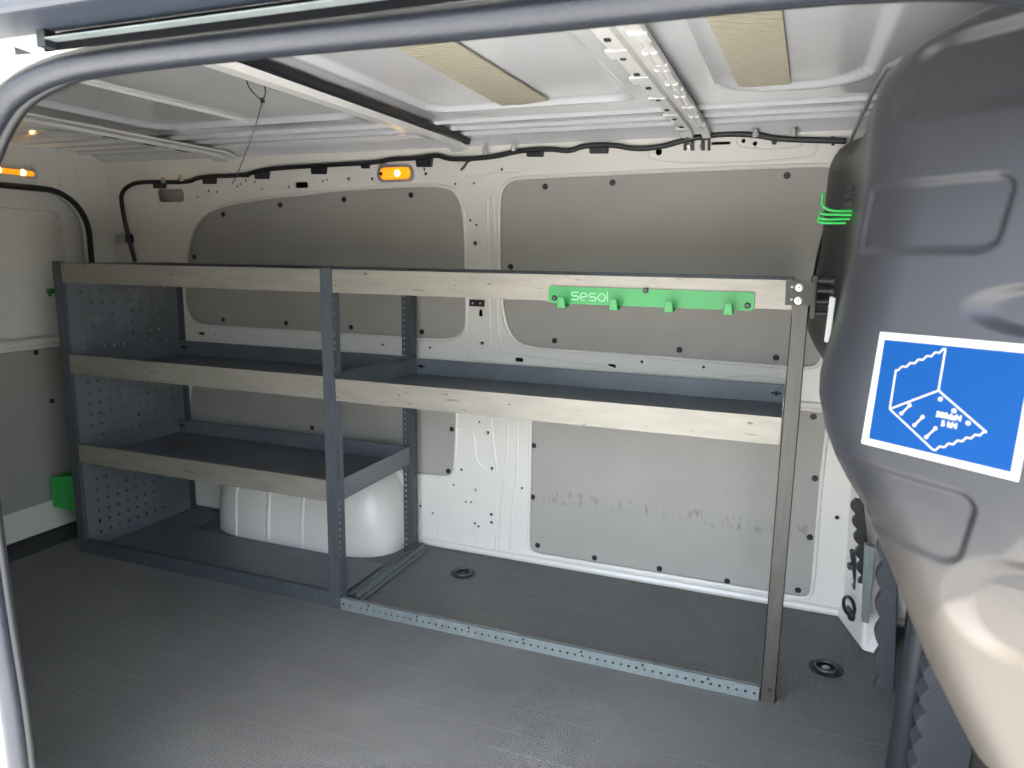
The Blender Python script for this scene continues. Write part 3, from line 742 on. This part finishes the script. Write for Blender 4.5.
# right bay
sr = thing('shelving_unit', 'grey steel shelving bay on the right with two trays and an open base frame', 'shelving', (XN, 0, 0))
tray(XN+.002, XR, 0, DEP, .9596, 1.0245, 'top_tray', TRAYM, sr)
tray(XN+.002, XR-.002, 0.001, DEP, .6475, .7124, 'lower_tray', TRAYM, sr)
k = B(); box(k, XR+.001, XR+.036, -.004, -.002, 0, 1.02); box(k, XR+.034, XR+.036, -.004, .03, 0, 1.02); box(k, XR+.001, XR+.003, -.004, .012, 0, .95)
obj('front_post', k, POSTL, sr)
k = B(); lathe(k, (XR+.021, -.004, .035), (0, -1, 0), [(.005, -.001), (.005, .0006), (0, .0006)], 10); obj('post_hole', k, BLACK, sr)
# perforated base rails
def rail_front():
    k = B(); n = 58; L = XR-XN-.004
    perf(k, (XN+.002, -.004, 0), (1, 0, 0), (0, 0, 1), n, 1, L/n, .0355, .0036, .0036)
    perf(k, (XN+.002, -.004, .0355), (1, 0, 0), (0, 1, 0), n, 1, L/n, .014, .006, .002, octo=False)
    return k
obj('front_rail', rail_front(), GALV, sr, solid=.0015)
k = B(); n = 22
perf(k, (XN+.010, .03, 0), (0, 1, 0), (0, 0, 1), n, 1, .445/n, .0355, .0036, .0036)
perf(k, (XN+.010, .03, .0355), (0, 1, 0), (1, 0, 0), n, 1, .445/n, .024, .006, .003, octo=False)
perf(k, (XN+.034, .03, .0355), (0, 1, 0), (.35, 0, -1), n, 1, .445/n, .026, .006, .003, octo=False)
obj('side_rail', k, GALVD, sr, solid=.0015)
for j in range(7):
    k = B(); x = XN+.10+j*.165; lathe(k, (x, -.005, .030), (0, -1, 0), [(.0035, -.001), (.0035, .0008), (0, .0008)], 10); obj('rivet_hole', k, BLACK, sr)
# joining bracket with two bolts
P0 = [at_y(*p, -.006) for p in ((786, 281), (815, 282), (814, 305.5), (785, 305))]
k = B(); filled([[(p.x, p.z) for p in P0]], lambda u, v, w: Vector((u, -.0065+w, v)), .003, k); br_o = obj('bracket', k, BRKT, sr)
for q in ((799.5, 287.5), (798.5, 300.5)):
    k = B(); lathe(k, at_y(*q, -.008), (0, -1, 0), [(.0085, -.001), (.0085, .002), (.0045, .003), (.0045, .0065), (0, .0065)], 16); obj('bolt', k, CHROME, br_o, smooth=True)
    k = B(); lathe(k, at_y(*q, -.0145), (0, -1, 0), [(.0022, -.001), (.0022, .0003), (0, .0003)], 8); obj('bolt_socket', k, BLACK, br_o)
for q in ((792, 287), (791.5, 299.5), (807.5, 288.5), (806, 302), (799.5, 294)):
    k = B(); lathe(k, at_y(*q, -.008), (0, -1, 0), [(.0028, -.001), (.0028, .0004), (0, .0004)], 8); obj('bracket_hole', k, SWHITE if q[0] < 793 else BLACK, br_o)
cl = thing('clamp', 'black bolted clamp joining the shelving bracket to the bulkhead', 'clamp', at_y(822, 295, .05))
c0 = at_y(820, 296, .02)
k = B(); box(k, XR+.038, XR+.050, .0, .028, c0.z-.05, c0.z+.045); obj('plate', k, BRKT, cl, bevel=.002)
for dz in (-.038, -.012, .012, .034):
    k = B(); lathe(k, (XR+.050, .014, c0.z+dz), (1, 0, 0), [(.009, -.014), (.009, -.002), (.006, .0), (.006, .028), (.009, .028), (.009, .034), (0, .034)], 10); obj('bolt', k, BLACK, cl, smooth=True)

# ---- green hook rail with lettering on the top shelf's lip
YH = -.0045
hp = [at_y(*p, YH) for p in ((549, 286), (549, 303), (660, 308), (753.5, 311), (754, 292.5), (650, 288))]
u0, u1 = hp[0].x, hp[3].x; v1 = hp[0].z; v0 = hp[1].z
hr = thing('hook_rail', 'green hook rail screwed to the lip of the right top shelf', 'hook rail', (u0, YH, v0))
print('rail', hp)
vt = lambda x: v1+(hp[4].z-v1)*(x-u0)/(u1-u0); vb = lambda x: v0+(hp[3].z-v0)*(x-u0)/(u1-u0)
rr = rrect(0, u1-u0, 0, 1, .008, 5)
loop = []
for (a, b) in rrect(0, u1-u0, 0, v1-v0, .008, 5): x = u0+a; s = b/(v1-v0); loop.append((x, vb(x)+(vt(x)-vb(x))*s))
obj('plate', filled([loop], lambda u, v, w: Vector((u, YH-.002+w, v)), .003), GREEN, hr)
for q in (565, 616.5, 671, 729.5):
    x = at_y(q, 300, YH).x; zb = vb(x)-.006
    k = B()
    quadprism(k, [(x-.010, YH-.003, zb), (x+.012, YH-.003, zb), (x+.012, YH-.003, zb+.006), (x-.010, YH-.003, zb+.006)], [(x-.010, YH-.036, zb-.003), (x+.012, YH-.036, zb-.003), (x+.012, YH-.036, zb+.003), (x-.010, YH-.036, zb+.003)])
    quadprism(k, [(x-.010, YH-.032, zb-.003), (x+.012, YH-.032, zb-.003), (x+.008, YH-.036, zb+.024), (x-.006, YH-.036, zb+.024)], [(x-.010, YH-.036, zb-.003), (x+.012, YH-.036, zb-.003), (x+.008, YH-.040, zb+.024), (x-.006, YH-.040, zb+.024)])
    obj('hook', k, GREEN, hr, bevel=.0012)
for q in ((554.4, 298), (645.6, 290.5), (747.5, 305.5)):
    c = at_y(*q, YH-.004); k = B(); lathe(k, c, (0, -1, 0), [(.0068, -.001), (.0068, .002), (.005, .004), (.0035, .004), (.003, .002), (0, .002)], 14)
    s_ = obj('screw', k, BLACK, hr, smooth=True)
    k = B(); lathe(k, c, (0, -1, 0), [(.0028, .0015), (.0028, .003), (0, .003)], 8); obj('screw_centre', k, POST, s_)
# lettering: s e s o l in thin rounded strokes
def hz_(ax, ay):  # zoom coordinates of the lettering strip
    return at_y(540+ax/8.533, 270+ay/8.533, YH-.0042)
def stroke(k, pts, r=.0011, closed=False): tube(k, [hz_(*p) for p in pts], r, 6, closed)
def arc(cx, cy, rx, ry, a0, a1, n=10): return [(cx+rx*math.cos(math.radians(a0+(a1-a0)*i/n)), cy+ry*math.sin(math.radians(a0+(a1-a0)*i/n))) for i in range(n+1)]
def S(x, y, w, h): return [(x+w, y)] + arc(x+h*.25, y+h*.25, h*.25, h*.25, -90, -270, 8) + arc(x+w-h*.25, y+h*.75, h*.25, h*.25, -90, 90, 8) + [(x, y+h)]
letters = [('s', [S(270, 190, 58, 62)], False), ('e', [arc(373, 228, 30, 33, 70, 350, 14) + [(345, 235)]], False), ('s', [S(420, 200, 58, 60)], False), ('o', [arc(526, 235, 31, 33, 0, 345, 16)], True), ('l', [[(577, 183), (576, 268)]], False)]
for nm, ss, cls in letters:
    k = B()
    for s_ in ss: stroke(k, s_, .0010, cls)
    obj('letter', k, PALE, hr)

# ---- green wire hooks on the bulkhead
wr = thing('wire_hook_rack', 'green rack with wire hooks on the dark bulkhead near the roof', 'hook rack', at_y(852, 190, .12))
k = B(); P = [at_y(*p, .10) for p in ((857, 166), (863, 160), (860, 200), (853, 207))]
quadprism(k, P, [p+Vector((0, .05, 0)) for p in P]); obj('plate', k, GREENB, wr, bevel=.002)
for i, (a, b) in enumerate((((858, 211), (822, 211)), ((854, 215), (820, 214.5)), ((850, 219), (818.5, 219.5)), ((846, 223), (818, 223)))):
    yy = .10-.0*i; pts = [at_y(*a, yy), at_y(*b, yy), at_y(b[0]+1, b[1]-(19 if i == 0 else 4), yy)]
    d = Vector((0, .014*(3-i), 0)); k = B(); tube(k, [p for p in chaikin(pts, 2, False)], .0032, 8)
    obj('wire_hook', k, GREENB, wr, smooth=True)
for i in range(3):
    k = B(); P = at_y(848+i*1.5, 205-i*8, .09); box(k, P.x-.01, P.x+.006, P.y-.01, P.y+.01, P.z-.005, P.z+.005); obj('stop', k, BLACK, wr)
# ---- green perforated box outside the left end panel
gb = thing('perforated_box', 'green perforated box on the floor behind the left shelving end panel', 'box', (-1.13, .2, .05))
Pg = [at_y(*p, .16) for p in ((53.5, 507), (84, 513), (84, 461), (51.5, 477.5))]
x0, x1 = Pg[0].x, XL-.04
zt0, zb0 = Pg[3].z, Pg[0].z
print('box', Pg)
k = B(); n = 7
perf(k, (x0, .16, zb0), (1, 0, 0), (0, 0, 1), 5, 5, (x1-x0)/5, (zt0-zb0)/5, .0052, .0052, lambda i, j: i > 0 or 0 < j < 4)
obj('front_face', k, GREENB, gb, solid=.002)
k = B(); box(k, x0, x1, .162, .44, zb0, zb0+.003); obj('bottom', k, GREENB, gb)
k = B(); quadprism(k, [(x0, .16, zb0), (x0, .44, zb0), (x0, .44, zt0), (x0, .16, zt0)], [(x0+.003, .16, zb0), (x0+.003, .44, zb0), (x0+.003, .44, zt0), (x0+.003, .16, zt0)]); obj('side_face', k, GREENB, gb)
k = B(); quadprism(k, [(x0, .16, zt0), (x1, .16, zt0), (x1, .16, zt0+.055)], [(x0, .163, zt0), (x1, .163, zt0), (x1, .163, zt0+.055)]); obj('gusset', k, GREENB, gb)
k = B(); box(k, x0, x1, .437, .44, zb0, zt0); obj('back_face', k, GREENB, gb)

# ================================================================= FITTINGS
def dome(label, c, ux, n, L, H):
    """dome light: bezel, amber lens with glowing bulb, switch; ux long axis, n facing"""
    ux, n = Vector(ux).normalized(), Vector(n).normalized(); uz = n.cross(ux).normalized()
    if uz.z < 0: uz = -uz
    f = lambda u, v, w: Vector(c) + ux*u + uz*v + n*w
    t = thing('dome_light', label, 'dome light', c, 'dome lights')
    k = B(); filled([rrect(-L/2, L/2, -H/2, H/2, H*.4, 6), rrect(-L/2+.008, L/2-.008, -H/2+.008, H/2-.008, H*.32, 6)], lambda u, v, w: f(u, v, w+.006), .012, k)
    obj('bezel', k, CHROME, t)
    k = B(); lp = rrect(-L/2+.008, L/2-.008, -H/2+.008, H/2-.008, H*.32, 6)
    quadprism(k, [f(u, v, .002) for u, v in lp], [f(u*.86, v*.75, .014) for u, v in lp]); obj('lens', k, LENS, t, smooth=True)
    for q in ((.08,) if L < .15 else (-.22, .22)):
        k = B(); lathe(k, f(q*L, 0, .0135), n, [(.010, 0), (.009, .002), (.005, .0035), (0, .004)], 12); obj('bulb', k, BULB, t, smooth=True)
    k = B(); lathe(k, f(-L/2+.018, 0, .012), n, [(.006, -.002), (.006, .006), (0, .006)], 12); obj('switch', k, BLACK, t, smooth=True)
    return t
c = up_map(*up_uv(397, 173.5), .004)
dome('lit amber dome light on the back wall above the grey arched panel', c, (1, 0, 0), NU, .138, .056)
p = at_x(8, 171.5, XD+.016)
dome('lit amber dome light above the rear door, at the far left', (XD+.018, p.y, p.z), (0, 1, 0), (1, 0, 0), .20, .036)

# wiring harness along the roof edge
HP = [(135, 262), (127, 232), (121.5, 205), (121, 192), (132.7, 183), (150.5, 181.7), (188.5, 182.5), (198.7, 176.6), (244, 175.4), (257, 171), (277, 168), (333, 164.7), (380, 162.3), (389.7, 159.2), (414.7, 158.4), (438, 154.7), (446, 158.4), (460, 159.4), (494, 157), (518, 150.8), (549.5, 148.5), (570, 151.6), (583, 145.5), (612, 144.6), (635.5, 149.3), (661.5, 147), (682, 140.7), (713.6, 134), (750, 134), (779, 139.2), (846, 141)]
def hw(px, py, off=.014): return on_plane(px, py, W0+NU*off, NU)
har = thing('wiring_harness', 'black taped wiring harness running along the back wall under the roof', 'wiring harness', hw(494, 157))
k = B(); tube(k, chaikin([hw(*q) for q in HP], 2, False), .0082, 10); obj('cable', k, BLACK, har, smooth=True)
for x, y, w, h in ((158.5, 184.5, 13, 8), (208.5, 180, 14, 8), (261, 175, 15, 8), (318, 170, 16, 8.5), (364.5, 166, 9, 5), (423.5, 162.5, 17, 9), (534.5, 152.5, 18, 8.5), (598.5, 149, 20, 9), (774, 142, 6, 5), (833, 141, 5, 9), (244, 175, 9, 5)):
    a, b = hw(x-w/2, y+h/2), hw(x+w/2, y-h/2); k = B()
    P = [hw(x-w/2, y-h/2, .016), hw(x+w/2, y-h/2, .016), hw(x+w/2-1, y+h/2, .016), hw(x-w/2+1, y+h/2, .016)]
    quadprism(k, P, [p-NU*.012 for p in P]); obj('cable_clip', k, BLACK, har, bevel=.002)
k = B(); tube(k, chaikin([hw(*q) for q in ((488, 158), (468, 160), (465, 166), (461, 170))], 2, False), .004, 8); obj('branch', k, BLACK, har, smooth=True)
# connector block at the foot of the ladder bow
cb = thing('mounting_bracket', 'black slotted bracket with two pale bolts where the ladder-like bow meets the wall', 'bracket', hw(696, 145))
for x0, x1 in ((683.5, 686), (690.5, 694), (701, 704.5), (707.5, 710)):
    P = [hw(x0, 139.5, .012), hw(x1, 139.5, .012), hw(x1, 150.5, .012), hw(x0, 150.5, .012)]; k = B(); quadprism(k, P, [p-NU*.010 for p in P]); obj('slat', k, BLACK, cb)
P = [hw(683, 133, .016), hw(712, 131, .016), hw(710, 140, .016), hw(683, 140, .016)]; k = B(); quadprism(k, P, [p-NU*.014 for p in P]); obj('head', k, BLACK, cb, bevel=.002)
for q in ((688.5, 146), (702, 146)):
    k = B(); lathe(k, hw(*q, .002), NU, [(.008, 0), (.008, .004), (.005, .006), (.002, .006), (0, .004)], 12); obj('bolt', k, CHROME, cb, smooth=True)
# small twin bolts plate on the pillar under the top tray
bp_ = thing('bolt_plate', 'small black plate with two bolts on the white pillar just under the top shelf', 'plate', up_map(*up_uv(477, 303), .004))
P = [up_map(*up_uv(*q), .006) for q in ((470, 299.5), (485, 300), (485, 306.5), (470, 306))]; k = B(); quadprism(k, P, [p-NU*.005 for p in P]); obj('plate', k, BLACK, bp_)
for q in (473.5, 481):
    k = B(); lathe(k, up_map(*up_uv(q, 303), .006), NU, [(.0035, 0), (.0035, .003), (0, .003)], 10); obj('bolt', k, CHROME, bp_)
# white washers round some wall holes
for f, g_, lst, where in ((up_map, up_uv, ((475.7, 243), (482.7, 343)), 'u'), (lo_map, lo_uv, ((488.3, 432.3), (492.3, 468), (837, 517)), 'l')):
    for q in lst:
        u, v = g_(*q); n = f(0, 0, 1)-f(0, 0, 0); k = B()
        lathe(k, f(u, v, .003), n, [(.0115, -.001), (.0115, .002), (.007, .003), (.0055, .0), (.0055, -.001)], 16)
        lab = {475.7: 'round white washer high on the white pillar between the upper grey panels', 482.7: 'round white washer on the white pillar between the top and middle shelves', 488.3: 'round white washer on the wall just under the middle shelf', 492.3: 'round white washer on the lower wall left of the scuffed grey panel', 837: 'round white washer on the front pillar right of the scuffed grey panel'}[q[0]]
        tag(obj('washer', k, WHITE, smooth=True), lab, 'washer', 'washers on the white wall')
# white roof studs
first = None
for q, lab in (((163, 179), 'leftmost white stud on the roof edge above the left wall corner'), ((181, 177), 'second white stud from the left on the roof edge, by the loose wire'), ((485, 149), 'white stud on the roof edge right of the amber dome light, nearer to it'), ((513.5, 146), 'white stud on the roof edge right of the amber dome light, farther from it'), ((755.5, 131.5), 'white stud on the roof edge just right of the ladder-like bow'), ((794, 130.5), 'rightmost white stud on the roof edge, nearest the bulkhead')):
    p = at_y(*q, .455)
    if first is None:
        k = B(); lathe(k, Vector((0, 0, 0)), (0, 0, -1), [(.006, -.006), (.006, .002), (.0085, .003), (.0085, .012), (.006, .015), (0, .015)], 14)
        first = tag(obj('roof_stud', k, SWHITE, smooth=True), lab, 'stud', 'white studs along the roof edge'); first.location = p
    else:
        o = first.copy(); COL.objects.link(o); o.location = p; o['label'] = lab
# wire tie hanging from the middle bow
YT = -.42
pts = [(262, 79), (266, 90), (264, 98), (262.5, 101), (255, 95), (247, 85), (246, 71)]
k = B(); tube(k, chaikin([at_y(*q, YT) for q in pts], 2, False), .0013, 6)
hwir = thing('hanging_wire', 'thin black wire with a loop hanging from the middle roof bow', 'wire', at_y(262, 101, YT))
obj('loop', k, BLACK, hwir)
k = B(); tube(k, chaikin([at_y(*q, YT) for q in ((262.5, 101), (256, 125), (247, 150), (240, 168), (232.5, 184))], 2, False), .0010, 6); obj('tail', k, BLACK, hwir)
c = at_y(262.5, 100.5, YT); k = B(); box(k, c.x-.0035, c.x+.0035, c.y-.003, c.y+.003, c.z-.005, c.z+.005); obj('tie_head', k, BLACK, hwir)

# tie-down rings in the floor
def ring(label, px, py, turn):
    c = at_z(px, py, 0); t = thing('tie_down_ring', label, 'tie-down ring', c, 'tie-down rings')
    k = B(); lathe(k, c, (0, 0, 1), [(.043, .0), (.043, .002), (.036, .0035), (.030, .0012), (.012, .0008), (0, .0008)], 28); obj('cup', k, BLACK, t, smooth=True)
    k = B(); tube(k, [c+Vector((.027*math.cos(a*PI/10+turn), .027*math.sin(a*PI/10+turn), .006)) for a in range(20)], .0035, 8, True); obj('ring', k, POST, t, smooth=True)
    k = B(); lathe(k, c, (0, 0, 1), [(.010, .0005), (.010, .004), (.006, .006), (0, .006)], 12); obj('bolt', k, CHROME if px > 700 else POST, t, smooth=True)
    return t
ring('black tie-down ring in the floor within the base of the right shelving bay', 463, 573.5, 0)
ring('black tie-down ring in the floor right of the front shelving post', 826, 668.5, .5)

# ================================================================= OUTDOORS, LIGHT
bm = box(B(), -9, 9, -12, 6, -.68, -.62); struct('ground', bm, GROUND)
w = bpy.data.worlds.new('world'); scene.world = w; w.use_nodes = True
N, L = w.node_tree.nodes, w.node_tree.links
sky = N.new('ShaderNodeTexSky'); sky.sky_type = 'NISHITA'; sky.sun_disc = False
sky.sun_elevation = math.radians(60); sky.sun_rotation = math.radians(170); sky.air_density = 1.0; sky.dust_density = 1.5
hs = N.new('ShaderNodeHueSaturation'); hs.inputs['Saturation'].default_value = .62; L.new(sky.outputs['Color'], hs.inputs['Color'])
bg = N['Background']; L.new(hs.outputs['Color'], bg.inputs['Color']); bg.inputs['Strength'].default_value = .21
sd = Vector((.08, -.345, .935)).normalized()
sun = bpy.data.lights.new('sun', 'SUN'); sun.energy = 6.5; sun.angle = .009; sun.color = (1, .95, .87)
so = bpy.data.objects.new('sun', sun); COL.objects.link(so); so.rotation_euler = sd.to_track_quat('Z', 'Y').to_euler(); so.location = sd*6

scene.view_settings.view_transform = 'Standard'; scene.view_settings.look = 'None'
scene.view_settings.gamma = 1; scene.view_settings.use_curve_mapping = False
scene.view_settings.exposure = 2.62
